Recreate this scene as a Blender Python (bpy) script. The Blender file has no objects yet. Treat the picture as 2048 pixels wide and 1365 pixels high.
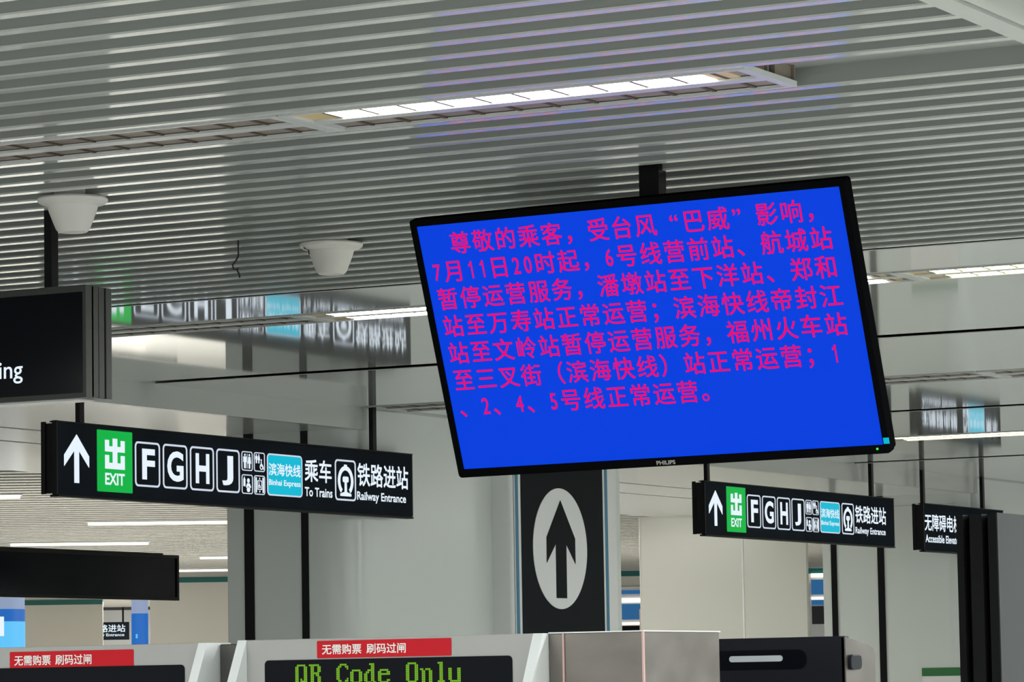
import bpy, bmesh, math, random
from mathutils import Vector, Matrix
random.seed(7)
S = bpy.context.scene
COL = S.collection

# ------------------------------------------------------------------ camera
YAW, PITCH, ROLL = (math.radians(a) for a in (-27.93680182, 5.29745219, -0.9636663))
fw = Vector((math.sin(YAW) * math.cos(PITCH), math.cos(YAW) * math.cos(PITCH), math.sin(PITCH)))
rt = Vector((math.cos(YAW), -math.sin(YAW), 0))
up = rt.cross(fw)
r_ = rt * math.cos(ROLL) + up * math.sin(ROLL)
u_ = -rt * math.sin(ROLL) + up * math.cos(ROLL)
cd = bpy.data.cameras.new('camera')
cam = bpy.data.objects.new('camera', cd)
COL.objects.link(cam)
cd.sensor_width = 36.0
cd.lens = 7355.5 / 2048 * 36.0
cd.clip_end = 400
mw = Matrix((r_, u_, -fw)).transposed().to_4x4()
mw.translation = Vector((0, 0, 1.25))
cam.matrix_world = mw
S.camera = cam

# ------------------------------------------------------------------ view, world, lights
S.view_settings.view_transform = 'Standard'
S.view_settings.look = 'None'
S.view_settings.gamma = 1
S.view_settings.exposure = 0.0
S.view_settings.use_curve_mapping = False
W = bpy.data.worlds.new('hall_light')
S.world = W
W.use_nodes = True
bg = W.node_tree.nodes['Background']
bg.inputs[0].default_value = (0.90, 0.95, 0.92, 1)
bg.inputs[1].default_value = 0.95


def lamp(name, x, y, z, sx, sy, power, col=(0.96, 1, 0.95), rot=(0, 0, 0)):
    l = bpy.data.lights.new(name, 'AREA')
    l.shape = 'RECTANGLE'
    l.size, l.size_y, l.energy, l.color = sx, sy, power, col
    o = bpy.data.objects.new(name, l)
    o.location = (x, y, z)
    o.rotation_euler = rot
    COL.objects.link(o)
    return o


# the rows of ceiling lamps that run across the hall (area lights for their unseen parts; only fittings in view are modelled below)
for i, (y, xc, ln) in enumerate(((-5.7, -5, 14), (-0.55, -5, 14), (4.6, -5, 14), (9.77, 1.5, 8), (14.95, 0, 8), (20.3, 0, 9), (25.4, 1, 11), (30.6, -1, 12))):
    lamp('unseen_ceiling_lamp', xc, y, 2.98, ln, 0.2, 365)
for i, (x, y) in enumerate(((-20, 27), (-24, 34), (-28, 41), (-34, 50), (-22, 44), (-26, 56), (-40, 66), (-44, 60))):
    lamp('far_hall_lamp_light', x, y, 2.97, 8, 0.3, 520, (1, 0.98, 0.9), (0, 0, math.radians(33)))


# ------------------------------------------------------------------ materials
def mat(name, col=(0.5, 0.5, 0.5), rough=0.5, metal=0.0, emit=None, est=0.0, noise=None, bump=None, spec=0.5, coat=0.0):
    m = bpy.data.materials.new(name)
    m.use_nodes = True
    nt = m.node_tree
    b = nt.nodes['Principled BSDF']
    b.inputs['Base Color'].default_value = (*col, 1)
    b.inputs['Roughness'].default_value = rough
    b.inputs['Metallic'].default_value = metal
    b.inputs['Specular IOR Level'].default_value = spec
    b.inputs['Coat Weight'].default_value = coat
    b.inputs['Coat Roughness'].default_value = 0.05
    if emit:
        b.inputs['Emission Color'].default_value = (*emit, 1)
        b.inputs['Emission Strength'].default_value = est
    if noise or bump:
        tc = nt.nodes.new('ShaderNodeTexCoord')
    if noise:                     # (scale, amount) grime / brushed variation
        mp = nt.nodes.new('ShaderNodeMapping')
        mp.inputs['Scale'].default_value = noise[2] if len(noise) > 2 else (1, 1, 1)
        nt.links.new(tc.outputs['Object'], mp.inputs['Vector'])
        n = nt.nodes.new('ShaderNodeTexNoise')
        n.inputs['Scale'].default_value = noise[0]
        n.inputs['Detail'].default_value = 4
        nt.links.new(mp.outputs[0], n.inputs['Vector'])
        mr = nt.nodes.new('ShaderNodeMapRange')
        mr.inputs['To Min'].default_value = 1 - noise[1]
        mr.inputs['To Max'].default_value = 1 + noise[1]
        nt.links.new(n.outputs['Fac'], mr.inputs['Value'])
        mx = nt.nodes.new('ShaderNodeVectorMath')
        mx.operation = 'SCALE'
        mx.inputs[0].default_value = col
        nt.links.new(mr.outputs[0], mx.inputs['Scale'])
        nt.links.new(mx.outputs[0], b.inputs['Base Color'])
    if bump:                      # (scale, strength, distance, mapping) slight waviness of sheet metal
        mp = nt.nodes.new('ShaderNodeMapping')
        mp.inputs['Scale'].default_value = bump[3] if len(bump) > 3 else (1, 1, 1)
        nt.links.new(tc.outputs['Object'], mp.inputs['Vector'])
        n = nt.nodes.new('ShaderNodeTexNoise')
        n.inputs['Scale'].default_value = bump[0]
        n.inputs['Detail'].default_value = 1
        nt.links.new(mp.outputs[0], n.inputs['Vector'])
        bp = nt.nodes.new('ShaderNodeBump')
        bp.inputs['Strength'].default_value = bump[1]
        bp.inputs['Distance'].default_value = bump[2]
        nt.links.new(n.outputs['Fac'], bp.inputs['Height'])
        nt.links.new(bp.outputs[0], b.inputs['Normal'])
    return m


def glow(name, col, st=1.0, base=(0.003, 0.003, 0.003), rough=0.4):
    return mat(name, base, rough, emit=col, est=st, spec=0.08)


M = dict(
    slat=mat('slat_metal', (0.60, 0.62, 0.60), 0.09, noise=(1.5, 0.05), bump=(3, 0.4, 0.0008), spec=0.55),
    backing=mat('ceiling_backing_shade', (0.285, 0.30, 0.29), 0.6, spec=0.2),
    panel=mat('glossy_ceiling_panel', (0.74, 0.76, 0.74), 0.04, noise=(0.6, 0.04), bump=(1.4, 0.5, 0.0018, (1.0, 0.6, 1)), coat=0.8),
    soffit=mat('glossy_soffit', (0.80, 0.82, 0.80), 0.16, bump=(1.0, 0.4, 0.001)),
    fascia=mat('fascia_panel', (0.52, 0.54, 0.52), 0.25),
    gap=mat('dark_gap', (0.02, 0.02, 0.02), 0.8),
    wall=mat('wall_panel', (0.70, 0.74, 0.72), 0.22, noise=(0.5, 0.04)),
    wall_warm=mat('wall_panel_warm', (0.68, 0.68, 0.63), 0.2, noise=(0.5, 0.04)),
    far_slat=mat('far_slat', (0.46, 0.45, 0.415), 0.5),
    far_back=mat('far_slat_backing', (0.09, 0.088, 0.08), 0.8),
    far_wall=mat('far_wall', (0.80, 0.77, 0.70), 0.4, noise=(0.3, 0.04)),
    teal=mat('teal_band', (0.006, 0.16, 0.15), 0.4),
    floor=mat('floor_stone', (0.60, 0.60, 0.58), 0.25, noise=(2.0, 0.08)),
    black=mat('black_metal', (0.008, 0.008, 0.009), 0.35, spec=0.10),
    sign=mat('sign_face', (0.018, 0.023, 0.031), 0.5, spec=0.0, noise=(4, 0.2)),
    frame=mat('sign_frame', (0.016, 0.017, 0.017), 0.4, spec=0.05),
    bframe=mat('bronze_grey_frame', (0.038, 0.040, 0.036), 0.35, metal=0.4, noise=(3, 0.2, (1, 1, 6))),
    screen_off=mat('unlit_display', (0.004, 0.005, 0.008), 0.12, spec=0.10),
    white=glow('backlit_white', (0.80, 0.90, 1.0), 1.0),
    green=glow('backlit_green', (0.0, 0.44, 0.055), 1.0),
    cyan=glow('backlit_cyan', (0.0, 0.48, 0.66), 1.0),
    ring=glow('backlit_outline', (0.62, 0.70, 0.80), 1.0),
    blue=glow('screen_blue', (0.0, 0.05, 0.74), 1.0, rough=0.5),
    pink=glow('screen_text', (0.86, 0.0, 0.17), 1.0),
    led_green=glow('power_led', (0.05, 0.9, 0.05), 1.5),
    led=glow('led_matrix', (0.20, 0.50, 0.02), 0.9),
    tv=mat('tv_bezel', (0.005, 0.005, 0.006), 0.5, spec=0.0),
    silver_print=mat('silver_print', (0.5, 0.5, 0.5), 0.5),
    speaker=mat('speaker_plastic', (0.78, 0.76, 0.72), 0.5),
    tube=glow('lamp_tube', (1.0, 0.95, 0.84), 10.0),
    tubey=glow('lamp_tube_warm', (1.0, 0.88, 0.50), 7.0),
    lampframe=mat('lamp_frame', (0.60, 0.62, 0.62), 0.3),
    trough=mat('lamp_trough', (0.25, 0.205, 0.175), 0.4, noise=(12, 0.35)),
    fin=mat('lamp_louvre', (0.09, 0.06, 0.035), 0.5),
    lampend=mat('lamp_reflector_end', (0.75, 0.55, 0.25), 0.35),
    steel=mat('brushed_steel', (0.19, 0.172, 0.158), 0.3, metal=0.85, noise=(6, 0.22, (1, 1, 2)), bump=(5, 0.8, 0.012)),
    steel_dark=mat('dark_steel', (0.085, 0.082, 0.078), 0.35, metal=0.5, noise=(3, 0.15, (1, 1, 20))),
    gate=mat('gate_panel', (0.37, 0.365, 0.36), 0.35, noise=(5, 0.04)),
    gate_edge=mat('gate_edge', (0.80, 0.82, 0.84), 0.2, noise=(6, 0.08)),
    red=mat('red_sticker', (0.54, 0.015, 0.025), 0.5, spec=0.1),
    print_white=mat('white_print', (0.85, 0.83, 0.83), 0.5),
    matte_white=mat('white_board', (0.86, 0.87, 0.88), 0.35),
    board_black=mat('black_board', (0.020, 0.023, 0.026), 0.5, spec=0.02),
    blue_line=mat('blue_line', (0.01, 0.19, 0.36), 0.4),
    totem_rib=mat('totem_rib', (0.012, 0.012, 0.014), 0.4, spec=0.10),
    totem_face=mat('totem_face', (0.068, 0.071, 0.076), 0.6, spec=0.05),
    screw=mat('screw_head', (0.5, 0.5, 0.48), 0.3, metal=0.8),
    reader=mat('reader_black', (0.012, 0.013, 0.019), 0.4, spec=0.10),
    lightbar=mat('light_bar', (0.55, 0.58, 0.64), 0.3),
    farlamp=glow('far_lamp_strip', (1.0, 0.96, 0.82), 2.0),
    ad_blue=glow('ad_light_blue', (0.02, 0.17, 0.62), 0.8),
    ad_deep=glow('ad_light_deep', (0.03, 0.14, 0.33), 0.8),
    ad_cyan=glow('ad_light_cyan', (0.12, 0.55, 0.95), 1.0),
    ad_pale=glow('ad_light_pale', (0.33, 0.42, 0.62), 0.8),
    notice_green=mat('notice_green', (0.03, 0.17, 0.05), 0.5),
    disc=mat('pale_disc', (0.93, 0.94, 0.97), 0.4),
    wire=mat('wire_black', (0.02, 0.02, 0.02), 0.6),
    pinkline=mat('pink_rim_reflection', (0.55, 0.36, 0.34), 0.4),
)

# ------------------------------------------------------------------ glyph outlines (Blender's built-in font)
GLYPH = {}


def glyphs(keys):
    objs = []
    for k in keys:
        if k in GLYPH:
            continue
        body, off = k
        cu = bpy.data.curves.new('glyph', 'FONT')
        cu.body = body
        cu.size = 1.0
        cu.offset = off
        cu.resolution_u = 4
        o = bpy.data.objects.new('glyph', cu)
        COL.objects.link(o)
        objs.append((k, o, cu))
        GLYPH[k] = None
    dg = bpy.context.evaluated_depsgraph_get()
    dg.update()
    for k, o, cu in objs:
        me = bpy.data.meshes.new_from_object(o.evaluated_get(dg))
        GLYPH[k] = ([(v.co.x, v.co.y) for v in me.vertices], [tuple(p.vertices) for p in me.polygons])
        bpy.data.meshes.remove(me)
    for k, o, cu in objs:
        bpy.data.objects.remove(o)
        bpy.data.curves.remove(cu)


MESSAGE = ['　尊敬的乘客，受台风“巴威”影响，',
           '7月11日20时起，6号线营前站、航城站',
           '暂停运营服务，潘墩站至下洋站、郑和',
           '站至万寿站正常运营；滨海快线帝封江',
           '站至文岭站暂停运营服务，福州火车站',
           '至三叉街（滨海快线）站正常运营；1',
           '、2、4、5号线正常运营。']
glyphs([(c, 0.0) for c in sorted(set(''.join(MESSAGE)) - {'　'})] + [('国', 0.0)])
TXT = [('EXIT', .028), ('F', .03), ('G', .03), ('H', .03), ('J', .03), ('滨海快线', 0), ('Binhai Express', .02), ('乘车', 0),
       ('To Trains', .022), ('铁路进站', 0), ('Railway Entrance', .022), ('无障碍电梯', 0), ('Accessible Elevator', .022),
       ('ing', .008), ('PHILIPS', .03), ('无需购票', 0), ('刷码过闸', 0)]
glyphs(TXT)
OFF = dict(TXT)
# the screen's numeral one: a stem with a flag
GLYPH[('1', 0.0)] = ([(.30, 0), (.38, 0), (.38, .73), (.31, .73), (.27, .655), (.16, .58), (.16, .51), (.30, .585)], [(0, 1, 2, 3, 4, 5, 6, 7)])


# ------------------------------------------------------------------ mesh helpers
class Fr:
    """a flat working frame standing in the scene: origin and three axes"""
    def __init__(s, o, U, V, N):
        s.o, s.U, s.V, s.N = Vector(o), Vector(U), Vector(V), Vector(N)

    def p(s, u, v, w=0.0):
        return s.o + s.U * u + s.V * v + s.N * w


def faceX(x, y, z):      # plane facing +X, u runs along +Y
    return Fr((x, y, z), (0, 1, 0), (0, 0, 1), (1, 0, 0))


def faceY(x, y, z):      # plane facing -Y, u runs along +X
    return Fr((x, y, z), (1, 0, 0), (0, 0, 1), (0, -1, 0))


def rrect(u0, v0, u1, v1, r, n=5):
    out = []
    for cx, cy, a0 in ((u1 - r, v1 - r, 0), (u0 + r, v1 - r, 90), (u0 + r, v0 + r, 180), (u1 - r, v0 + r, 270)):
        for i in range(n + 1):
            a = math.radians(a0 + 90 * i / n)
            out.append((cx + r * math.cos(a), cy + r * math.sin(a)))
    return out


def circle(u, v, r, n=24, ry=None):
    ry = ry or r
    return [(u + r * math.cos(2 * math.pi * i / n), v + ry * math.sin(2 * math.pi * i / n)) for i in range(n)]


class MB:
    def __init__(s):
        s.v, s.f = [], []

    def add(s, vs, fs):
        b = len(s.v)
        s.v += [Vector(a) for a in vs]
        s.f += [tuple(i + b for i in f) for f in fs]
        return s

    def box(s, x0, x1, y0, y1, z0, z1):
        return s.add([(x, y, z) for x in (x0, x1) for y in (y0, y1) for z in (z0, z1)],
                     [(0, 1, 3, 2), (4, 6, 7, 5), (0, 4, 5, 1), (2, 3, 7, 6), (0, 2, 6, 4), (1, 5, 7, 3)])

    def fbox(s, F, u0, u1, v0, v1, w0, w1):
        return s.add([F.p(u, v, w) for u in (u0, u1) for v in (v0, v1) for w in (w0, w1)],
                     [(0, 1, 3, 2), (4, 6, 7, 5), (0, 4, 5, 1), (2, 3, 7, 6), (0, 2, 6, 4), (1, 5, 7, 3)])

    def poly(s, F, pts, w0, w1):
        n = len(pts)
        vs = [F.p(u, v, w1) for u, v in pts] + [F.p(u, v, w0) for u, v in pts]
        return s.add(vs, [tuple(range(n)), tuple(range(2 * n - 1, n - 1, -1))] + [(i, i + n, (i + 1) % n + n, (i + 1) % n) for i in range(n)])

    def ring(s, F, a, b, w0, w1):
        n = len(a)
        vs = [F.p(u, v, w) for w in (w1, w0) for L in (a, b) for u, v in L]
        fs = []
        for i in range(n):
            j = (i + 1) % n
            fs += [(i, j, n + j, n + i), (2 * n + i, 3 * n + i, 3 * n + j, 2 * n + j), (i, 2 * n + i, 2 * n + j, j), (n + i, n + j, 3 * n + j, 3 * n + i)]
        return s.add(vs, fs)

    def text(s, F, body, u0, v0, u1, v1, w):
        """lettering fitted to a rectangle of the frame"""
        vs, fs = GLYPH[(body, OFF[body])]
        xs = [a for a, _ in vs]; ys = [b for _, b in vs]
        ax, bx, ay, by = min(xs), max(xs), min(ys), max(ys)
        sp = 0.016 * (v1 - v0) if OFF[body] == 0 else 0
        for q, (du, dv) in enumerate(((-sp, -sp), (sp, -sp), (-sp, sp), (sp, sp)) if sp else ((0, 0),)):
            s.add([F.p(u0 + du + (x - ax) / (bx - ax) * (u1 - u0), v0 + dv + (y - ay) / (by - ay) * (v1 - v0), w + q * .0001) for x, y in vs], fs)
        return s

    def lathe(s, c, prof, n=40):
        vs = []
        for r, z in prof:
            for i in range(n):
                a = 2 * math.pi * i / n
                vs.append((c[0] + r * math.cos(a), c[1] + r * math.sin(a), z))
        fs = [(k * n + i, k * n + (i + 1) % n, (k + 1) * n + (i + 1) % n, (k + 1) * n + i) for k in range(len(prof) - 1) for i in range(n)]
        fs += [tuple(range(n)), tuple(range((len(prof) - 1) * n, len(prof) * n))]
        return s.add(vs, fs)

    def tube(s, pts, r, n=8):
        pts = [Vector(p) for p in pts]
        vs = []
        for k, p in enumerate(pts):
            d = (pts[min(k + 1, len(pts) - 1)] - pts[max(k - 1, 0)]).normalized()
            a = d.orthogonal().normalized(); b = d.cross(a)
            vs += [p + (a * math.cos(2 * math.pi * i / n) + b * math.sin(2 * math.pi * i / n)) * r for i in range(n)]
        fs = [(k * n + i, k * n + (i + 1) % n, (k + 1) * n + (i + 1) % n, (k + 1) * n + i) for k in range(len(pts) - 1) for i in range(n)]
        fs += [tuple(range(n)), tuple(range((len(pts) - 1) * n, len(pts) * n))]
        return s.add(vs, fs)

    def build(s, name, m, parent=None, loc=None, bevel=0.0, smooth=False, recalc=True):
        o0 = Vector(loc) if loc else (parent['_o'] if parent and '_o' in parent else None)
        base = Vector((0, 0, 0))
        if parent is not None:
            base = world_loc(parent)
        elif loc is not None:
            base = Vector(loc)
        me = bpy.data.meshes.new(name)
        me.from_pydata([v - base for v in s.v], [], s.f)
        if recalc:
            bm = bmesh.new(); bm.from_mesh(me)
            bmesh.ops.recalc_face_normals(bm, faces=bm.faces)
            bm.to_mesh(me); bm.free()
        me.materials.append(M[m])
        if smooth:
            for p in me.polygons:
                p.use_smooth = True
            me.set_sharp_from_angle(angle=math.radians(35))
        o = bpy.data.objects.new(name, me)
        COL.objects.link(o)
        if parent is not None:
            o.parent = parent
        else:
            o.location = base
        if bevel:
            b = o.modifiers.new('bevel', 'BEVEL')
            b.width = bevel; b.segments = 2; b.limit_method = 'ANGLE'
        return o


def world_loc(o):
    p = Vector((0, 0, 0))
    while o is not None:
        p += o.location
        o = o.parent
    return p


def thing(name, label, cat, loc, group=None):
    o = bpy.data.objects.new(name, None)
    o.empty_display_size = 0.1
    o.location = loc
    COL.objects.link(o)
    return tag(o, label, cat, group)


def tag(o, label, cat, group=None):
    o['label'] = label
    o['category'] = cat
    if group:
        o['group'] = group
    return o


def struct(o, label=None, cat=None):
    o['kind'] = 'structure'
    if label:
        o['label'] = label
        o['category'] = cat
    return o


# ================================================================== THE SETTING
struct(MB().box(-75, 25, -14, 100, -0.1, 0).build('floor', 'floor'), 'pale stone station concourse floor', 'floor')

CE = -11.75          # edge of the main ceiling
# slatted part of the ceiling: narrow glossy strips hung under a grey backing
mb = MB()
X0, X1 = -14.5, -3.45
shade_web = MB()
rows = [9.54 - 0.198 * k for k in range(0, 60)]
rows += [10.01 + 0.197 * j for j in range(21)]
for y in rows:
    mb.box(X0, X1, y - 0.022, y + 0.022, 3.0, 3.006)
    shade_web.box(X0, X1, y - 0.021, y + 0.021, 3.006, 3.06)  # webs share the darker backing tone: shade between the strips put into colour
mb.box(X0, -7.465, 9.58, 9.935, 3.0, 3.055)
ceil = struct(mb.build('ceiling', 'slat'), 'grey slatted metal ceiling above the screen', 'ceiling')
struct(shade_web.box(X0, X1, -3, 14.04, 3.06, 3.10).build('ceiling_backing_shade', 'backing', ceil))
# glossy flat part of the ceiling
mb = MB()
ys = [(14.04, 14.84), (15.22, 17.58), (17.75, 20.06), (20.60, 22.68), (22.86, 25.22), (25.66, 27.98), (28.17, 33.2), (33.30, 38.4), (38.50, 43.6), (43.70, 48)]
for a, b in ys:
    mb.box(CE, 12, a, b, 3.0, 3.004)
for x0, x1, a, b in ((CE, -10.585, 14.86, 15.20), (-4.455, 12, 14.86, 15.20), (-10.645, -9.125, 20.08, 20.58), (-6.065, 12, 20.08, 20.58), (CE, -10.405, 25.24, 25.64), (-8.865, 12, 25.24, 25.64)):
    mb.box(x0, x1, a, b, 3.0, 3.004)
pan = struct(mb.build('ceiling_panels', 'panel'), 'smooth glossy grey metal ceiling panels beyond the slats', 'ceiling')
mb = MB()
mb.box(CE, 12, 14.06, 48, 3.10, 3.12)
struct(mb.build('panel_backing', 'gap', pan))
mb = MB().box(-3.45, -3.375, -3, 14.04, 2.985, 3.1)
struct(mb.build('trim_1', 'slat'), 'pale metal trim across the slat ends', 'trim')
mb = MB().box(-3.372, -3.36, -3, 14.04, 3.0, 3.1)
struct(mb.build('trim_2', 'gap'))
struct(MB().box(-3.36, 12, -3, 14.04, 2.99, 3.1).build('ceiling_side', 'panel'), 'plain grey ceiling panel at the upper right', 'ceiling')

# dropped beam along the ceiling edge, with a glossy underside
mb = MB().box(CE - 0.06, CE, 4, 60, 2.86, 3.125)
beam = struct(mb.build('beam_fascia', 'fascia'), 'grey vertical beam face below the ceiling edge', 'beam')
mb = MB()
for a, b in ((CE - 0.06, -13.30), (-13.36, -14.02), (-14.08, -15.92)):
    mb.box(b, a, 4, 60, 2.86, 2.90)
struct(mb.build('beam_soffit', 'soffit', beam))
struct(MB().box(-15.92, CE - 0.06, 4, 60, 2.93, 2.95).build('soffit_backing', 'gap', beam))


# wall blocks under the beam
def block(name, poly, z1, m):
    F = Fr((0, 0, 0), (1, 0, 0), (0, 1, 0), (0, 0, 1))
    return MB().poly(F, poly, 0, z1).build(name, m, smooth=True)


def corner(cx, cy, r, a0, a1, n=8):
    return [(cx + r * math.cos(math.radians(a0 + (a1 - a0) * i / n)), cy + r * math.sin(math.radians(a0 + (a1 - a0) * i / n))) for i in range(n + 1)]


FX = CE + 0.006
w1 = block('wall_left', [(-12.685, 19.98)] + corner(FX - .25, 20.23, .25, -90, 0) + [(FX, 23.76), (-12.685, 23.76)], 2.99, 'wall')
struct(w1, 'grey panelled wall with two black vertical joints below the lit exit sign', 'wall')
mb = MB()
for a, b in ((-12.553, -12.483), (-12.127, -12.077)):
    mb.box(a, b, 19.972, 19.985, 0, 2.86)
struct(mb.build('wall_joint', 'black', w1))
# pale pilaster that carries the arrow board
F = Fr((0, 0, 0), (1, 0, 0), (0, 1, 0), (0, 0, 1))
struct(block('wall_pilaster', [(FX, 21.81)] + corner(-11.62, 21.84, .03, -90, 0, 4) + corner(-11.66, 23.38, .07, 0, 90, 6) + [(FX, 23.45)], 2.98, 'matte_white'),
       'white pilaster carrying the black arrow board', 'wall')
w3 = block('wall_right', [(-13.183, 30.8)] + corner(FX - .25, 31.05, .25, -90, 0) + [(FX, 48), (-13.183, 48)], 2.99, 'wall')
struct(w3, 'grey panelled wall with two dark vertical joints right of the gap', 'wall')
mb = MB()
for a, b in ((-13.099, -13.045), (-12.646, -12.583)):
    mb.box(a, b, 30.79, 30.805, 0, 2.86)
struct(mb.build('wall_joint', 'black', w3))
struct(MB().box(-13.0, -11.9, 30.796, 30.805, 2.764, 2.769).build('panel_joint', 'fascia', w3))
w2 = struct(block('wall_middle', corner(-16.08, 33.04, .04, 180, 270, 5) + [(-14.30, 33.0), (-14.30, 33.05), (-16.12, 33.05)], 2.86, 'wall_warm'),
            'plain warm grey wall panel right of the arrow board', 'wall')
struct(MB().box(-14.985, -14.968, 32.995, 33.01, 0, 2.86).build('panel_joint', 'matte_white', w2))
struct(MB().box(-16.126, -16.105, 33.02, 33.06, 0, 1.95).build('edge_reflection', 'pinkline', w2))  # painted reflection of something red along the panel's left edge

# far hall beyond the beam: slatted ceiling turned against the near one
A = math.radians(33)
dx, dy = math.cos(A), math.sin(A)
mb = MB(); mk = MB()
FH = Fr((-31.7, 50, 0), (dx, dy, 0), (-dy, dx, 0), (0, 0, 1))     # u along the far wall, v away from us


def far_u_limit(v, x=-15.6):
    return (x + 31.7 + dy * v) / dx


for k in range(150):
    v = -42 + 0.42 * k
    if v > 30:
        break
    u1 = far_u_limit(v)
    if -60 < u1:
        mb.fbox(FH, -45, min(u1, 60), v, v + 0.23, 3.0, 3.05)
far = struct(mb.build('ceiling_far', 'far_slat'), 'warm grey fine slatted ceiling of the far hall', 'ceiling')
mk.add([FH.p(-45, -42, 3.05), FH.p(far_u_limit(-42), -42, 3.05), FH.p(far_u_limit(30), 30, 3.05), FH.p(-45, 30, 3.05)], [(0, 1, 2, 3)])
struct(mk.build('slat_backing', 'far_back', far))
fwl = struct(MB().fbox(FH, -1.28, 60, 0, 0.4, 0, 2.92).build('wall_back', 'far_wall'), 'beige far wall under a teal band', 'wall')
struct(MB().fbox(FH, -1.28, 60, -0.03, 0.4, 2.92, 3.04).build('teal_band', 'teal', fwl))
fw2 = struct(MB().fbox(FH, -3.95, -2.35, 13.5, 14.0, 0, 2.9).build('wall_far', 'far_wall'), 'beige far wall behind the black box sign', 'wall')
struct(MB().fbox(FH, -14, -2.35, 13.45, 14.0, 2.9, 3.05).build('teal_band', 'teal', fw2))
struct(MB().fbox(FH, -60, 60, 24, 24.5, 0, 3.0).build('wall_rear', 'matte_white'), 'grey rear wall of the far hall', 'wall')


# ================================================================== LAMPS IN THE CEILING
def fixture(x0, x1, y0, y1, lit, label, group=None, tube='tube', z=3.0):
    """recessed double-trough louvre fitting running along X"""
    t = thing('ceiling_light', label, 'ceiling light', ((x0 + x1) / 2, (y0 + y1) / 2, z), group)
    e = 0.014
    F2 = Fr((0, 0, z), (1, 0, 0), (0, 1, 0), (0, 0, -1))
    fr = MB().ring(F2, rrect(x0, y0, x1, y1, .004, 1), rrect(x0 + 2.2 * e, y0 + e, x1 - 2.2 * e, y1 - e, .003, 1), -0.012, 0.005)
    fr.build('frame', 'lampframe', t)
    ym = (y0 + y1) / 2 + 0.01
    h = 0.03
    MB().box(x0 + e, x1 - e, ym - h, ym + h, z - 0.003, z + 0.012).build('spine', 'lampframe', t)
    for k, (a, b) in enumerate(((y0 + e, ym - h), (ym + h, y1 - e))):
        tr = MB()
        tr.box(x0 + e, x1 - e, a, b, z + 0.007, z + 0.06)
        tr.box(x0 + e - .01, x1 - e + .01, a - .008, a, z + 0.005, z + 0.06)
        tr.box(x0 + e - .01, x1 - e + .01, b, b + .008, z + 0.005, z + 0.06)
        tp = tr.build('trough', 'trough', t)
        n = max(3, int((x1 - x0) / 0.125))
        for i in range(1, n):
            x = x0 + (x1 - x0) * i / n
            MB().box(x - .006, x + .006, a, b, z + 0.002, z + 0.0075).build('louvre', 'fin', tp)
        if lit in (3, k + 1):
            MB().box(x0 + 0.13, x1 - 0.17, a + 0.002, b - 0.002, z + 0.0025, z + 0.007).build('lamp_tube', tube, t)
            MB().box(x0 + e, x0 + 0.13, a + .002, b - .002, z + 0.004, z + 0.0068).build('reflector_end', 'lampend', t)
            MB().box(x1 - 0.17, x1 - 0.09, a + .002, b - .002, z + 0.004, z + 0.0068).build('reflector_end', 'lampend', t)
    return t


fixture(-5.88, -4.30, 9.57, 9.945, 1, 'lit recessed ceiling lamp in the slats above the screen', 'recessed ceiling lamps')
fixture(-7.46, -5.885, 9.57, 9.945, 0, 'unlit brown louvred ceiling lamp next to the lit lamp, at upper left', 'recessed ceiling lamps')
R15 = [(-11.72, -10.58, 0), (-10.58, -9.05, 0), (-9.05, -7.52, 3), (-7.52, -5.99, 3), (-5.99, -4.46, 3), (-4.46, -2.93, 3)]
L15 = ['unlit ceiling lamp left of another unlit lamp, near the tall black box sign', 'unlit ceiling lamp joining the bright lamp left of the screen', 'bright twin-tube ceiling lamp left of the blue screen',
       'bright twin-tube ceiling lamp just right of the screen top corner', 'long warm lit ceiling lamp at the right frame edge beside the screen', 'warm lit ceiling lamp outside the right edge']
for (a, b, lit), lb in zip(R15, L15):
    if a > -4.5 or a < -11:
        continue
    fixture(a + .003, b - .003, 14.85, 15.21, lit, lb, 'recessed ceiling lamps', tube='tubey' if a > -6.5 else 'tube')
R20 = [(-11.72, -10.65), (-10.65, -9.12), (-9.12, -7.6), (-7.6, -6.07)]
L20 = ['unlit ceiling lamp at the ceiling edge above the end of the lit exit sign', 'unlit ceiling lamp hidden behind the blue screen', 'unlit ceiling lamp right of the screen, its end beside another unlit lamp', 'unlit ceiling lamp above the mirrored sign, at the right frame edge']
for (a, b), lb in zip(R20, L20):
    if a == -10.65:
        continue
    fixture(a + .003, b - .003, 20.07, 20.59, 0, lb, 'recessed ceiling lamps')
fixture(-10.4, -8.87, 25.23, 25.65, 3, 'thin lit ceiling lamp beside the lower right corner of the screen', 'recessed ceiling lamps', tube='tubey')

FL = [((-22.03, 31.95), (-20.3, 33.1), 'lit strip lamp on the far ceiling just under the large exit sign'),
      ((-25.83, 35.85), (-24.49, 36.85), 'lit strip lamp on the far ceiling above the black box sign'),
      ((-20.6, 26.0), (-19.29, 26.98), 'short lit strip lamp on the far ceiling at the left frame edge'),
      ((-26.87, 41.6), (-25.6, 42.42), 'short lit strip lamp on the far ceiling against the grey wall, second lowest'),
      ((-30.04, 45.93), (-28.6, 46.86), 'lit strip lamp on the far ceiling right above the teal band')]
for (a, b, lb) in FL:
    p, q = Vector((*a, 0)), Vector((*b, 0))
    d = (q - p).normalized(); n = Vector((-d.y, d.x, 0))
    F = Fr(p, d, n, (0, 0, 1))
    t = thing('strip_light', lb, 'strip light', ((p + q) / 2 + Vector((0, 0, 2.97)))[:], 'strip lamps of the far hall')
    L = (q - p).length
    MB().fbox(F, 0, L, -.09, .09, 2.985, 3.05).build('housing', 'lampframe', t)
    MB().fbox(F, .02, L - .02, -.075, .075, 2.96, 2.986).build('diffuser', 'farlamp', t)


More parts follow.
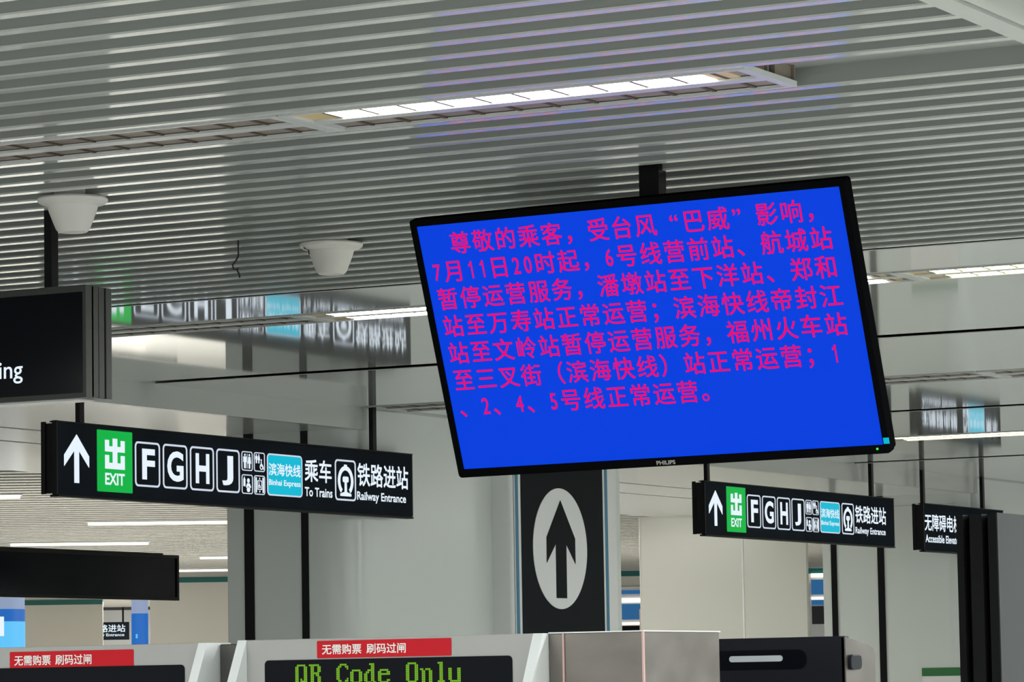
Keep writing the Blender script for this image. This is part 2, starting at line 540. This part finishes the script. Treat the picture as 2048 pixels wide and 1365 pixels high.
# ================================================================== CEILING SPEAKERS AND LOOSE WIRE
def speaker(x, y, label):
    t = thing('ceiling_speaker', label, 'speaker', (x, y, 3.0), 'white ceiling speakers')
    MB().lathe((x, y), [(.065, 3.06), (.065, 2.998), (.124, 2.998), (.127, 2.992), (.124, 2.984), (.112, 2.976), (.093, 2.972), (.088, 2.968)]).build('flange', 'speaker', t, smooth=True)
    MB().lathe((x, y), [(.088, 2.975), (.0905, 2.968), (.086, 2.952), (.076, 2.926), (.066, 2.900), (.060, 2.886), (.054, 2.879), (.040, 2.876)]).build('body', 'speaker', t, smooth=True)
    MB().lathe((x, y), [(.052, 2.879), (.050, 2.8755), (.02, 2.8745)]).build('grille', 'speaker', t, smooth=True)
    return t


speaker(-7.49, 10.79, 'white cone ceiling speaker in front of the black pole of the tall box sign')
speaker(-7.435, 12.5, 'white cone ceiling speaker left of the blue screen, with cracked rim')
cr = MB().tube([(-7.507, 12.405, 2.985), (-7.50, 12.40, 2.975), (-7.485, 12.409, 2.966), (-7.484, 12.411, 2.95)], .003, 5)
w = cr.build('crack', 'wire', bpy.data.objects['ceiling_speaker.001'])
wr = MB().tube([(-7.757, 12.32, 3.03), (-7.757, 12.32, 2.955), (-7.762, 12.31, 2.935), (-7.772, 12.30, 2.918), (-7.768, 12.30, 2.90), (-7.752, 12.30, 2.897), (-7.745, 12.30, 2.903), (-7.75, 12.30, 2.892), (-7.742, 12.30, 2.880), (-7.739, 12.30, 2.864)], .0035, 6)
tag(wr.build('hanging_wire', 'wire', loc=(-7.757, 12.32, 3.0)), 'loose dark wire dangling from the slatted ceiling left of a speaker', 'wire')


# ================================================================== BLUE SCREEN
TV0 = Vector((-6.343, 11.2, 2.876)); yw, ti, ro = -0.014, 0.339, -0.009
ta = Vector((math.cos(yw), math.sin(yw), 0)); tn = Vector((-math.sin(yw), math.cos(yw), 0))
td = Vector((0, 0, -1)) * math.cos(ti) + tn * math.sin(ti)
ta, td = ta * math.cos(ro) + td * math.sin(ro), td * math.cos(ro) - ta * math.sin(ro)
tN = -(ta.cross(td))
TW, TH = 1.672, 0.951
TF = Fr(TV0, ta, td, tN)                       # v runs DOWN the screen
tv = thing('television', 'large flat television showing red Chinese text on blue, tilted down from the ceiling', 'television', TF.p(TW / 2, TH / 2, -0.03)[:])
bz = MB().ring(TF, rrect(0, 0, TW, TH, .012, 3), rrect(.024, .026, TW - .024, TH - .030, .002, 3), -0.035, 0.0)
bz.build('bezel', 'tv', tv, bevel=0.003)
MB().poly(TF, rrect(0.004, 0.004, TW - .004, TH - .004, .012, 3), -0.06, -0.034).build('back_shell', 'tv', tv)
MB().poly(TF, rrect(.25, .16, TW - .25, TH - .12, .03, 3), -0.085, -0.059).build('back_bulge', 'tv', tv, bevel=0.01)
sc = MB().poly(TF, rrect(.02, .02, TW - .02, TH - .02, .002, 1), -0.03, -0.006).build('screen', 'blue', tv)
em, cw, rowh = 0.0845, 0.0911, 0.0992
gv = GLYPH[('国', 0.0)][0]
gx = 0.5
gy = (min(b for _, b in gv) + max(b for _, b in gv)) / 2
mb = MB()
for k, line in enumerate(MESSAGE):
    u = 0.048
    v = 0.0985 + rowh * k
    for c in line:
        half = ord(c) < 128
        wd = cw * (0.5 if half else 1)
        if c != '　':
            vs, fs = GLYPH[(c, 0.0)]
            if half:
                cxm = (min(a for a, _ in vs) + max(a for a, _ in vs)) / 2
                cym = (min(b for _, b in vs) + max(b for _, b in vs)) / 2
                base = [(u + wd / 2 + (x - cxm) * em * .74, v - (y - cym) * em) for x, y in vs]
            else:
                xc = gx
                if c in '“”':
                    xm = (min(a for a, _ in vs) + max(a for a, _ in vs)) / 2
                    xc = xm - (0.22 if c == '“' else -0.22)
                base = [(u + wd / 2 + (x - xc) * em, v - (y - gy) * em) for x, y in vs]
            for q, (du, dv) in enumerate(((-.0005, -.0005), (.0005, -.0005), (-.0005, .0005), (.0005, .0005))):
                mb.add([TF.p(a + du, b + dv, -0.0045 + q * .0001) for a, b in base], fs)
        u += wd
mb.build('message_text', 'pink', sc, recalc=False)
FT = Fr(TF.p(0, TH, 0), ta, -td, tN)           # u right, v up from the lower edge
MB().text(FT, 'PHILIPS', .793, .006, .866, .021, .0012).build('brand_lettering', 'silver_print', tv, recalc=False)
MB().poly(FT, circle(1.625, .018, .004, 14), 0, .0015).build('power_light', 'led_green', tv)
MB().fbox(FT, 1.652, 1.672, .034, .055, -.002, .001).build('corner_sticker', 'cyan', tv)
MB().box(-5.506, -5.43, 11.335, 11.40, 2.74, 3.08).build('ceiling_pole', 'black', tv, bevel=0.004)
hg = MB().fbox(TF, .84, 1.05, .22, .52, -.10, -.084)
hg.build('mount_plate', 'black', tv)
MB().box(-5.52, -5.42, 11.345, 11.46, 2.62, 2.745).build('tilt_hinge', 'black', tv)


# ================================================================== LIT DIRECTION SIGNS
def tile(F, u0, v0, u1, v1, parent, name, fill=None, t=.011, m='ring'):
    mb = MB().ring(F, rrect(u0, v0, u1, v1, .03 if u1 - u0 > .2 else .018), rrect(u0 + t, v0 + t, u1 - t, v1 - t, .02 if u1 - u0 > .2 else .011), 0, .003)
    o = mb.build(name, m, parent)
    if fill:
        MB().poly(F, rrect(u0 + t, v0 + t, u1 - t, v1 - t, .02), 0, .002).build('tile_fill', fill, o)
    return o


def person(mb, F, cx, y0, h, w, skirt=False):
    r = h * .085
    mb.poly(F, circle(cx, y0 + h - r, r, 12), .001, .003)
    t0 = y0 + h - 2.3 * r
    if skirt:
        mb.poly(F, [(cx - w * .3, t0), (cx + w * .3, t0), (cx + w * .5, y0 + h * .34), (cx - w * .5, y0 + h * .34)], .001, .003)
        mb.poly(F, [(cx - w * .22, y0 + h * .34), (cx - w * .22, y0), (cx - w * .04, y0), (cx - w * .04, y0 + h * .34)], .001, .003)
        mb.poly(F, [(cx + w * .22, y0 + h * .34), (cx + w * .22, y0), (cx + w * .04, y0), (cx + w * .04, y0 + h * .34)], .001, .003)
    else:
        mb.poly(F, [(cx - w * .5, t0), (cx + w * .5, t0), (cx + w * .5, y0 + h * .42), (cx + w * .3, y0 + h * .42), (cx + w * .27, y0), (cx + w * .05, y0), (cx + w * .03, y0 + h * .36),
                     (cx - w * .03, y0 + h * .36), (cx - w * .05, y0), (cx - w * .27, y0), (cx - w * .3, y0 + h * .42), (cx - w * .5, y0 + h * .42)], .001, .003)


def wheelchair(mb, F, cx, cy, s):
    mb.ring(F, circle(cx, cy, s * .5, 18), circle(cx, cy, s * .34, 18), .001, .003)
    mb.poly(F, [(cx - s * .15, cy + s * .1), (cx + s * .05, cy + s * .1), (cx + s * .05, cy + s * .9), (cx - s * .15, cy + s * .9)], .001, .003)
    mb.poly(F, circle(cx - s * .05, cy + s * 1.12, s * .17, 10), .001, .003)
    mb.poly(F, [(cx, cy + s * .15), (cx + s * .55, cy + s * .15), (cx + s * .75, cy - s * .4), (cx + s * .58, cy - s * .45), (cx + s * .4, cy), (cx, cy)], .001, .003)


def icons(F, u, sc_, parent, which):
    w_, h_ = .122, .116
    pos = [(u, .2135), (u + .139, .2135), (u, .075), (u + .139, .075)]
    if 0 in which:
        p = tile(F, pos[0][0], pos[0][1], pos[0][0] + w_, pos[0][1] + h_, parent, 'icon_tile', t=.006)
        mb = MB(); x, y = pos[0]
        person(mb, F, x + .036, y + .014, .088, .034); person(mb, F, x + .086, y + .014, .088, .036, True)
        mb.fbox(F, x + .0595, x + .0625, y + .014, y + .102, .001, .003)
        mb.build('restroom_symbol', 'white', p)
    if 1 in which:
        p = tile(F, pos[1][0], pos[1][1], pos[1][0] + w_, pos[1][1] + h_, parent, 'icon_tile', t=.006)
        mb = MB(); x, y = pos[1]
        person(mb, F, x + .026, y + .050, .055, .022); person(mb, F, x + .054, y + .050, .055, .024, True)
        wheelchair(mb, F, x + .083, y + .030, .036)
        mb.build('accessible_restroom_symbol', 'white', p)
    if 2 in which:
        p = tile(F, pos[2][0], pos[2][1], pos[2][0] + w_, pos[2][1] + h_, parent, 'icon_tile', t=.006)
        mb = MB(); x, y = pos[2]
        mb.poly(F, [(x + .018, y + .045), (x + .038, y + .045), (x + .038, y + .088), (x + .032, y + .093), (x + .03, y + .103), (x + .026, y + .103), (x + .024, y + .093), (x + .018, y + .088)], .001, .003)
        mb.poly(F, circle(x + .073, y + .080, .014, 12), .001, .003)
        mb.poly(F, [(x + .060, y + .064), (x + .086, y + .064), (x + .102, y + .042), (x + .094, y + .036), (x + .073, y + .048), (x + .052, y + .036), (x + .046, y + .042)], .001, .003)
        mb.poly(F, circle(x + .073, y + .026, .018, 14, .015), .001, .003)
        mb.build('nursing_symbol', 'white', p)
    if 3 in which:
        p = tile(F, pos[3][0], pos[3][1], pos[3][0] + w_, pos[3][1] + h_, parent, 'icon_tile', t=.006)
        mb = MB(); x, y = pos[3]
        mb.fbox(F, x + .014, x + .028, y + .012, y + .104, .001, .003)
        mb.fbox(F, x + .094, x + .108, y + .012, y + .104, .001, .003)
        mb.ring(F, rrect(x + .036, y + .030, x + .086, y + .086, .002, 1), rrect(x + .041, y + .035, x + .081, y + .081, .002, 1), .001, .003)
        wheelchair(mb, F, x + .057, y + .050, .020)
        mb.poly(F, [(x + .054, y + .092), (x + .068, y + .092), (x + .061, y + .104)], .001, .003)
        mb.poly(F, [(x + .054, y + .024), (x + .068, y + .024), (x + .061, y + .012)], .001, .003)
        mb.build('lift_symbol', 'white', p)


def rail_emblem(F, u, t):
    p = tile(F, u, .075, u + .254, .331, t, 'railway_tile')
    cx = u + .127
    mb = MB()
    n = 30
    o_, i_ = [], []
    for k in range(n + 1):
        a = math.radians(-52 + 284 * k / n)
        o_.append((cx + .094 * math.cos(a), .198 + .094 * math.sin(a)))
        i_.append((cx + .067 * math.cos(a), .198 + .067 * math.sin(a)))
    for k in range(n):
        mb.poly(F, [o_[k], o_[k + 1], i_[k + 1], i_[k]], .001, .004)
    mb.fbox(F, cx - .016, cx + .016, .285, .301, .001, .004)
    mb.poly(F, rrect(cx - .034, .19, cx + .034, .226, .012, 4), .001, .0045)
    mb.poly(F, [(cx - .011, .195), (cx + .011, .195), (cx + .013, .130), (cx + .066, .118), (cx + .066, .103), (cx - .066, .103), (cx - .066, .118), (cx - .013, .130)], .001, .0045)
    mb.build('railway_symbol', 'white', p)


def sign_body(name, label, cat, XF, y0, z0, L, H, th, rods, s, group=None):
    F = Fr((XF, y0, z0), Vector((0, 1, 0)) * s, Vector((0, 0, 1)) * s, Vector((1, 0, 0)) * s)
    t = thing(name, label, cat, (XF - th / 2, y0 + L * s / 2, z0), group)
    MB().fbox(F, 0, L, 0, .40, -.035, 0).build('face_panel', 'sign', t, bevel=.002)
    fr = MB()
    fr.fbox(F, -.006, L + .006, -.012, 0, -.05, .006)
    fr.fbox(F, -.006, L + .006, .40, .408, -.05, .006)
    fr.build('rim', 'frame', t)
    MB().fbox(F, .0, L, .008, .395, -th, -.035).build('housing', 'frame', t)
    for q in ((-.012, 0, .004, .404, -th, -.078), (-.012, 0, -.008, .410, -.03, 0), (L, L + .012, .004, .404, -th, 0)):
        MB().fbox(F, *q).build('end_cap', 'black', t)
    for yy in rods:
        MB().box(XF - .075, XF - .045, yy - .022, yy + .022, z0 + .39 * s, 3.02).build('hanging_rod', 'black', t)
    return t, F


def arrow(F, t):
    MB().poly(F, [(.178, .340), (.298, .222), (.298, .160), (.2005, .25), (.2005, .070), (.1555, .070), (.1555, .25), (.058, .160), (.058, .222)], 0, .003).build('arrow_symbol', 'white', t)


def exit_tile(F, t):
    g = MB().poly(F, rrect(.378, .032, .728, .379, .004, 1), 0, .003).build('exit_tile', 'green', t)
    mb = MB()
    w = .0042
    mb.poly(F, [(.453, .325), (.494, .325), (.494, .29), (.529, .29), (.529, .335), (.576, .335), (.576, .29), (.609, .29), (.609, .325), (.650, .325), (.650, .259), (.576, .259), (.576, .197), (.609, .197), (.609, .240), (.650, .240),
                 (.650, .162), (.453, .162), (.453, .240), (.494, .240), (.494, .197), (.529, .197), (.529, .259), (.453, .259)], .003, w)
    mb.build('exit_character', 'white', g)
    MB().text(F, 'EXIT', .452, .072, .648, .139, w).build('exit_lettering', 'white', g, recalc=False)


def letter_tiles(F, t):
    for c, u, a, b in (('F', .757, .827, .959), ('G', 1.044, 1.086, 1.258), ('H', 1.330, 1.387, 1.535), ('J', 1.614, 1.674, 1.796)):
        p = tile(F, u, .075, u + .256, .332, t, 'letter_tile')
        p['label'] = 'outlined tile with the white letter %s' % c
        MB().text(F, c, a, .117, b, .293, .003).build('letter', 'white', p, recalc=False)


def express_tile(F, u, t, fill=True):
    p = tile(F, u, .075, u + .407, .330, t, 'express_tile', 'cyan', t=.009)
    p['label'] = 'cyan tile with white line name'
    mb = MB().text(F, '滨海快线', u + .018, .198, u + .385, .272, .003)
    mb.text(F, 'Binhai Express', u + .017, .128, u + .385, .174, .003)
    mb.build('express_lettering', 'white', p, recalc=False)


s1 = 11.62 / 11.70
t, F = sign_body('exit_sign', 'long lit black exit sign with a To Trains panel, hanging at lower left', 'direction sign', -11.62, 16.70 * s1, 1.25 + 1.07 * s1, 3.95, .41, .105, (17.0 * s1, 20.26 * s1), s1)
arrow(F, t); exit_tile(F, t); letter_tiles(F, t); icons(F, 1.893, s1, t, (0, 1, 2, 3)); express_tile(F, 2.180, t)
MB().text(F, '乘车', 2.618, .178, 2.935, .314, .002).text(F, 'To Trains', 2.615, .086, 2.945, .143, .002).build('train_lettering', 'white', t, recalc=False)
rail_emblem(F, 2.980, t)
MB().text(F, '铁路进站', 3.257, .176, 3.897, .318, .002).text(F, 'Railway Entrance', 3.247, .070, 3.868, .140, .002).build('entrance_lettering', 'white', t, recalc=False)

s2 = 11.62 / 11.75
t, F = sign_body('exit_sign', 'smaller-looking lit black exit sign hanging under the lower right corner of the screen', 'direction sign', -11.62, 25.235 * s2, 1.25 + 1.085 * s2, 3.76, .40, .105, (25.40 * s2, 28.66 * s2), s2)
arrow(F, t); exit_tile(F, t); letter_tiles(F, t); icons(F, 1.893, s2, t, (0, 1, 2, 3)); express_tile(F, 2.184, t)
rail_emblem(F, 2.632, t)
MB().text(F, '铁路进站', 2.918, .178, 3.58, .320, .002).text(F, 'Railway Entrance', 2.912, .072, 3.567, .143, .002).build('entrance_lettering', 'white', t, recalc=False)

t, F = sign_body('lift_sign', 'lit black sign for the accessible elevator, half hidden by the dark ribbed totem', 'direction sign', -11.62, 29.69 * s2, 1.25 + 1.07 * s2, 1.93, .40, .105, (29.82 * s2, 31.27 * s2), s2)
MB().text(F, '无障碍电梯', .008, .173, .845, .316, .002).text(F, 'Accessible Elevator', .015, .070, .845, .139, .002).build('lift_lettering', 'white', t, recalc=False)
icons(F, .86, s2, t, (1, 3)); express_tile(F, 1.12, t)
MB().text(F, '乘车', 1.56, .178, 1.86, .314, .002).build('train_lettering', 'white', t, recalc=False)

# tall black box sign at the left edge (faces us)
SX1, SY = -7.512, 10.9
F = faceY(SX1 - 2.2, SY, 2.292)
t = thing('hanging_sign', 'thick unlit black box sign on a pole at the left edge, ending in white letters', 'hanging sign', (SX1 - 1.1, SY + .08, 2.29))
MB().ring(F, rrect(0, 0, 2.2, .408, .002, 1), rrect(.014, .018, 2.186, .383, .002, 1), -.05, .0).build('rim', 'bframe', t)
MB().fbox(F, .01, 2.19, .01, .398, -.05, -.008).build('face_panel', 'screen_off', t)
mb = MB()
for a, b, d in ((-.050, -.036, .0), (-.086, -.052, -.004), (-.125, -.088, -.004), (-.165, -.128, 0)):
    mb.fbox(F, 0, 2.2 + d, .002, .406, a, b)
mb.fbox(F, .0, 2.185, .01, .40, -.16, -.03)
mb.build('housing', 'bframe', t, bevel=.002)
MB().fbox(F, 0, 2.15, -.006, .0, -.12, -.02).build('bottom_strip', 'lampframe', t)
MB().text(F, 'ing', 1.813, .066, 1.918, .146, -.0065).build('sign_lettering', 'white', t, recalc=False)
MB().box(-7.785, -7.752, 11.03, 11.075, 2.68, 3.06).build('hanging_pole', 'black', t, bevel=.002)

# black box sign in the far hall
F = faceX(-17.0, 23.2, 1.99)
t = thing('black_sign', 'unlit glossy black box sign at far left, above the red-stickered gate', 'hanging sign', (-17.07, 24.6, 1.99))
MB().fbox(F, -.8, 2.78, 0, .35, -.03, 0).build('face_panel', 'screen_off', t)
MB().ring(F, rrect(-.82, -.015, 2.80, .365, .002, 1), rrect(-.79, .012, 2.77, .34, .002, 1), -.035, .012).build('rim', 'black', t)
MB().fbox(F, -.8, 2.62, -.01, .38, -.16, -.03).build('housing', 'black', t)
for yy in (22.5, 22.9):
    MB().box(-17.12, -17.08, yy - .02, yy + .02, 2.3, 3.06).build('hanging_rod', 'black', t)

# small far sign with white lettering
F = Fr((-45.87, 66.5, 2.305), (.883, .469, 0), (0, 0, 1), (.469, -.883, 0))
t = thing('railway_sign', 'small distant lit sign with white lettering between a beige wall and a blue pillar', 'direction sign', (-46, 66.5, 2.3))
MB().fbox(F, -.3, .93, 0, .385, -.08, 0).build('face_panel', 'sign', t)
MB().text(F, '铁路进站', .10, .17, .85, .33, .004).text(F, 'Railway Entrance', .06, .06, .83, .14, .004).build('entrance_lettering', 'white', t, recalc=False)
for q in (-.1, .8):
    MB().fbox(F, q - .02, q + .02, .38, .75, -.05, -.02).build('hanging_rod', 'black', t)

# arrow board on the white pilaster
BX = -11.586
F = faceX(BX, 0, 0)
t = thing('arrow_board', 'tall black wayfinding board with an upright arrow in a pale disc, below the screen', 'sign board', (BX, 22.51, 0))
MB().fbox(F, 21.835, 23.235, 0.02, 2.86, 0, .004).build('backing', 'matte_white', t)
MB().fbox(F, 21.925, 23.155, 0.02, 2.86, .003, .008).build('panel', 'board_black', t)
for q in (21.845, 23.192):
    MB().fbox(F, q, q + .04, .02, 2.86, .003, .007).build('blue_stripe', 'blue_line', t)
MB().poly(F, circle(22.488, 2.156, .404, 64, .415), .007, .011).build('disc', 'disc', t)
MB().poly(F, [(22.493, 2.488), (22.706, 2.23), (22.707, 2.055), (22.572, 2.188), (22.570, 1.816), (22.415, 1.816), (22.416, 2.188), (22.278, 2.055), (22.280, 2.23)], .010, .014).build('arrow_symbol', 'board_black', t)


# ================================================================== TICKET GATES
GY = 8.5
F = faceY(0, GY, 0)


def plate(mb, x0, x1, ztop, base=GY):
    """side plate with a front edge that leans forward towards its foot"""
    prof = [(base, ztop), (base - .075, ztop - .15), (base - .075, ztop - .45), (base + .12, ztop - .45), (base + .12, ztop)]
    n = len(prof)
    vs = [(x, y, z) for x in (x0, x1) for y, z in prof]
    mb.add(vs, [tuple(range(n)), tuple(range(2 * n - 1, n - 1, -1))] + [(i, (i + 1) % n, (i + 1) % n + n, i + n) for i in range(n)])


def sticker(F, u0, v0, u1, v1, parent, w):
    g = MB().poly(F, rrect(u0, v0, u1, v1, .003, 2), 0, w).build('sticker', 'red', parent)
    g['label'] = 'red sticker with white Chinese lettering'
    L, H = u1 - u0, v1 - v0
    mb = MB().text(F, '无需购票', u0 + .04 * L, v0 + .22 * H, u0 + .335 * L, v0 + .78 * H, w + .0006)
    mb.text(F, '刷码过闸', u0 + .375 * L, v0 + .22 * H, u0 + .665 * L, v0 + .78 * H, w + .0006)
    mb.build('sticker_lettering', 'print_white', g, recalc=False)


def gate_head(x0, x1, ztop, label, dx0, dx1, dtop, st, led=False):
    t = thing('ticket_gate', label, 'ticket gate', ((x0 + x1) / 2, GY + .2, 0))
    MB().box(x0 + .028, x1 - .028, GY, GY + .11, ztop - .45, ztop).build('front_panel', 'gate', t, bevel=.002)
    for a in (x0, x1 - .028):
        mb = MB(); plate(mb, a, a + .028, ztop)
        mb.build('side_plate', 'gate_edge', t)
    F = faceY(0, GY, 0)
    d = MB().poly(F, rrect(dx0, dtop - .22, dx1, dtop, .012), 0, .002).build('display', 'screen_off', t)
    if led:
        rowsQ = {'Q': '7C C6 C6 C6 C6 C6 C6 D6 DE 7C 0C 0E', 'R': 'FC 66 66 66 7C 6C 66 66 66 E6 00 00', 'C': '3C 66 C2 C0 C0 C0 C0 C2 66 3C 00 00',
                 'o': '00 00 00 7C C6 C6 C6 C6 C6 7C 00 00', 'd': '1C 0C 0C 3C 6C CC CC CC CC 76 00 00', 'e': '00 00 00 7C C6 FE C0 C0 C6 7C 00 00',
                 'O': '7C C6 C6 C6 C6 C6 C6 C6 C6 7C 00 00', 'n': '00 00 00 DC 66 66 66 66 66 66 00 00', 'l': '38 18 18 18 18 18 18 18 18 3C 00 00',
                 'y': '00 00 00 C6 C6 C6 C6 C6 C6 7E 06 F8', ' ': ' '.join(['00'] * 12)}
        mb = MB()
        px = .00535
        u = -5.183
        for c in 'QR Code Only':
            for r, h in enumerate(rowsQ[c].split()):
                b = int(h, 16)
                for k in range(8):
                    if b >> (7 - k) & 1:
                        a, z = u + k * px, dtop - .013 - r * px
                        mb.fbox(F, a, a + px * .82, z - px * .86, z, .002, .0026)
            u += 8 * px
        mb.build('led_lettering', 'led', d)
    sticker(F, *st, t, .0015)
    MB().box(x0 + .1, x1 - .1, GY + .02, GY + .5, 0, ztop - .45).build('pedestal', 'steel_dark', t)
    return t


gate_head(-6.40, -5.465, 1.370, 'ticket gate head at lower left, its black display blank, with a red sticker', -6.35, -5.538, 1.312, (-6.122, 1.308, -5.705, 1.357))
gate_head(-5.366, -4.432, 1.3745, 'ticket gate head at lower centre with green dot-matrix lettering and a red sticker', -5.28, -4.522, 1.3185, (-5.115, 1.3215, -4.703, 1.368), True)
t = thing('gate_housing', 'dark steel gate housing between the two red-stickered gate heads', 'gate housing', (-5.41, 8.75, 0))
MB().box(-5.462, -5.388, GY + .06, GY + .5, 0, 1.366).build('side_panel', 'steel_dark', t, bevel=.003)
MB().box(-5.386, -5.368, GY + .125, GY + .5, 0, 1.366).build('end_panel', 'steel_dark', t, bevel=.003)
MB().box(-5.390, -5.384, GY + .058, GY + .065, 0, 1.362).build('rim', 'pinkline', t)
t = thing('gate_housing', 'brushed steel gate housing right of the lettered gate head', 'gate housing', (-4.29, 8.75, 0))
MB().box(-4.430, -4.389, GY + .03, GY + .5, 0, 1.374).build('side_panel', 'steel', t, bevel=.003)
MB().box(-4.385, -4.158, GY + .03, GY + .5, 0, 1.3745).build('front_panel', 'steel', t, bevel=.003)
for a in (-4.3885, -4.159):
    MB().box(a, a + .0045, GY + .026, GY + .034, 0, 1.374).build('rim', 'pinkline', t)
MB().box(-4.430, -4.155, GY + .028, GY + .5, 1.3735, 1.3765).build('top_edge', 'gate_edge', t)

# dark-faced gate with the scanner slot
t = thing('scanner_gate', 'black-faced ticket gate with a pale scanner bar, at lower right', 'ticket gate', (-4.27, 9.7, 0))
F = faceY(0, 9.5, 0)
MB().poly(F, [(-4.538, 1.15), (-4.528, 1.361), (-4.005, 1.3615), (-4.005, 1.15)], -.03, 0).build('front_panel', 'reader', t, bevel=.003)
MB().poly(F, rrect(-4.422, 1.272, -4.122, 1.327, .025, 6), 0, .002).build('scanner_window', 'screen_off', t)
MB().poly(F, rrect(-4.358, 1.2945, -4.194, 1.3115, .008, 6), .002, .005).build('light_bar', 'lightbar', t)
FS = faceX(-4.006, 0, 0)
MB().poly(FS, [(9.5, .3), (9.5, 1.359), (9.56, 1.352), (9.66, 1.338), (9.70, 1.328), (9.714, 1.312), (9.714, .3)], -.01, .002).build('side_plate', 'steel', t)
MB().poly(FS, rrect(9.515, 1.268, 9.595, 1.310, .016, 5), .002, .012).build('lock_knob', 'reader', t, bevel=.003)
MB().box(-4.53, -4.016, 9.53, 9.70, 0, 1.32).build('body', 'steel_dark', t)

# ribbed dark totem at the right edge
t = thing('totem', 'dark ribbed totem with a plain grey side standing at the right edge', 'totem', (-5.31, 14.6, 0))
mb = MB()
F = Fr((0, 0, 0), (1, 0, 0), (0, 1, 0), (0, 0, 1))
pl = [(-5.407, 14.012), (-5.374, 14.0), (-5.372, 14.06), (-5.346, 14.06), (-5.344, 13.995), (-5.289, 13.99), (-5.287, 14.055), (-5.264, 14.055), (-5.262, 13.985), (-5.224, 13.98), (-5.224, 14.10), (-5.407, 14.10)]
mb.poly(F, pl, 0, 1.893)
mb.build('ribbed_edge', 'totem_rib', t)
MB().box(-5.405, -5.2235, 14.095, 15.4, 0, 1.893).build('body', 'totem_face', t, bevel=.003)
MB().box(-5.2245, -5.2205, 13.985, 15.4, 0.05, 1.896).build('side_panel', 'totem_face', t)
FS = faceY(0, 14.06, 0)
for x in (-5.352, -5.271):
    MB().poly(FS, circle(x, 1.702, .0075, 14), 0, .006).build('screw', 'screw', t)

# small green-topped notice on the right wall
t = thing('notice', 'small notice with a green header on the wall beside the dark totem', 'notice', (-12.05, 30.78, 1.0))
F = faceY(0, 30.795, 0)
MB().fbox(F, -12.245, -11.80, .75, 1.312, 0, .006).build('sheet', 'print_white', t)
MB().fbox(F, -12.245, -11.80, 1.238, 1.312, .005, .009).build('header', 'notice_green', t)


# ================================================================== THINGS IN THE FAR HALL
def blue_pillar(x, y, r, ztop, label, zm, zl, tubes):
    t = thing('lit_pillar', label, 'pillar', (x, y, 0))
    MB().lathe((x, y), [(r, zm), (r, ztop)]).build('upper_shaft', 'ad_pale', t, smooth=True)
    MB().lathe((x, y), [(r * 1.01, zl), (r * 1.01, zm)]).build('lit_shaft', 'ad_blue', t, smooth=True)
    MB().lathe((x, y), [(r, 0), (r, 1.80)]).build('base_shaft', 'far_wall', t, smooth=True)
    MB().lathe((x, y), [(r * 1.01, 1.80), (r * 1.01, zl)]).build('bright_shaft', 'ad_cyan' if zl > 2 else 'ad_blue', t, smooth=True)
    for q in tubes:
        MB().lathe((x + q * r, y - math.sqrt(1 - q * q) * r), [(r * .12, 1.95), (r * .12, zl + .06)], 12).build('bright_tube', 'white' if zl > 2 else 'ad_cyan', t)
    return t


blue_pillar(-29.13, 43.56, .118, 2.54, 'slim blue lit pillar beside the small distant sign', 2.30, 1.95, (.2,))
blue_pillar(-28.62, 39.28, .46, 2.49, 'wide bright blue lit pillar at the left frame edge', 2.30, 2.14, (.45, .80))


def ad(label, u0, u1, bands, v=-.06):
    t = thing('light_box', label, 'light box', FH.p((u0 + u1) / 2, v, 0)[:])
    MB().fbox(FH, u0 - .03, u1 + .03, v, v + .055, .6, 2.75).build('cabinet', 'matte_white', t)
    for (z0, z1, m, nm) in bands:
        MB().fbox(FH, u0, u1, v - .02, v + .005, z0, z1).build(nm, m, t)


ad('blue light box with white lines seen through the gap right of the arrow board', 6.0, 6.9,
   [(2.63, 2.69, 'ad_deep', 'blue_panel'), (2.50, 2.56, 'farlamp', 'lamp_bar'), (2.22, 2.47, 'ad_deep', 'blue_panel'), (2.14, 2.17, 'farlamp', 'lamp_bar'), (1.90, 2.12, 'screen_off', 'dark_panel')])
ad('blue light box seen through the narrow gap under the smaller exit sign', 9.40, 10.1,
   [(2.86, 2.92, 'farlamp', 'lamp_bar'), (2.58, 2.82, 'ad_deep', 'blue_panel'), (2.50, 2.535, 'farlamp', 'lamp_bar'), (2.41, 2.49, 'ad_deep', 'blue_panel'), (2.10, 2.39, 'totem_face', 'dark_panel')])
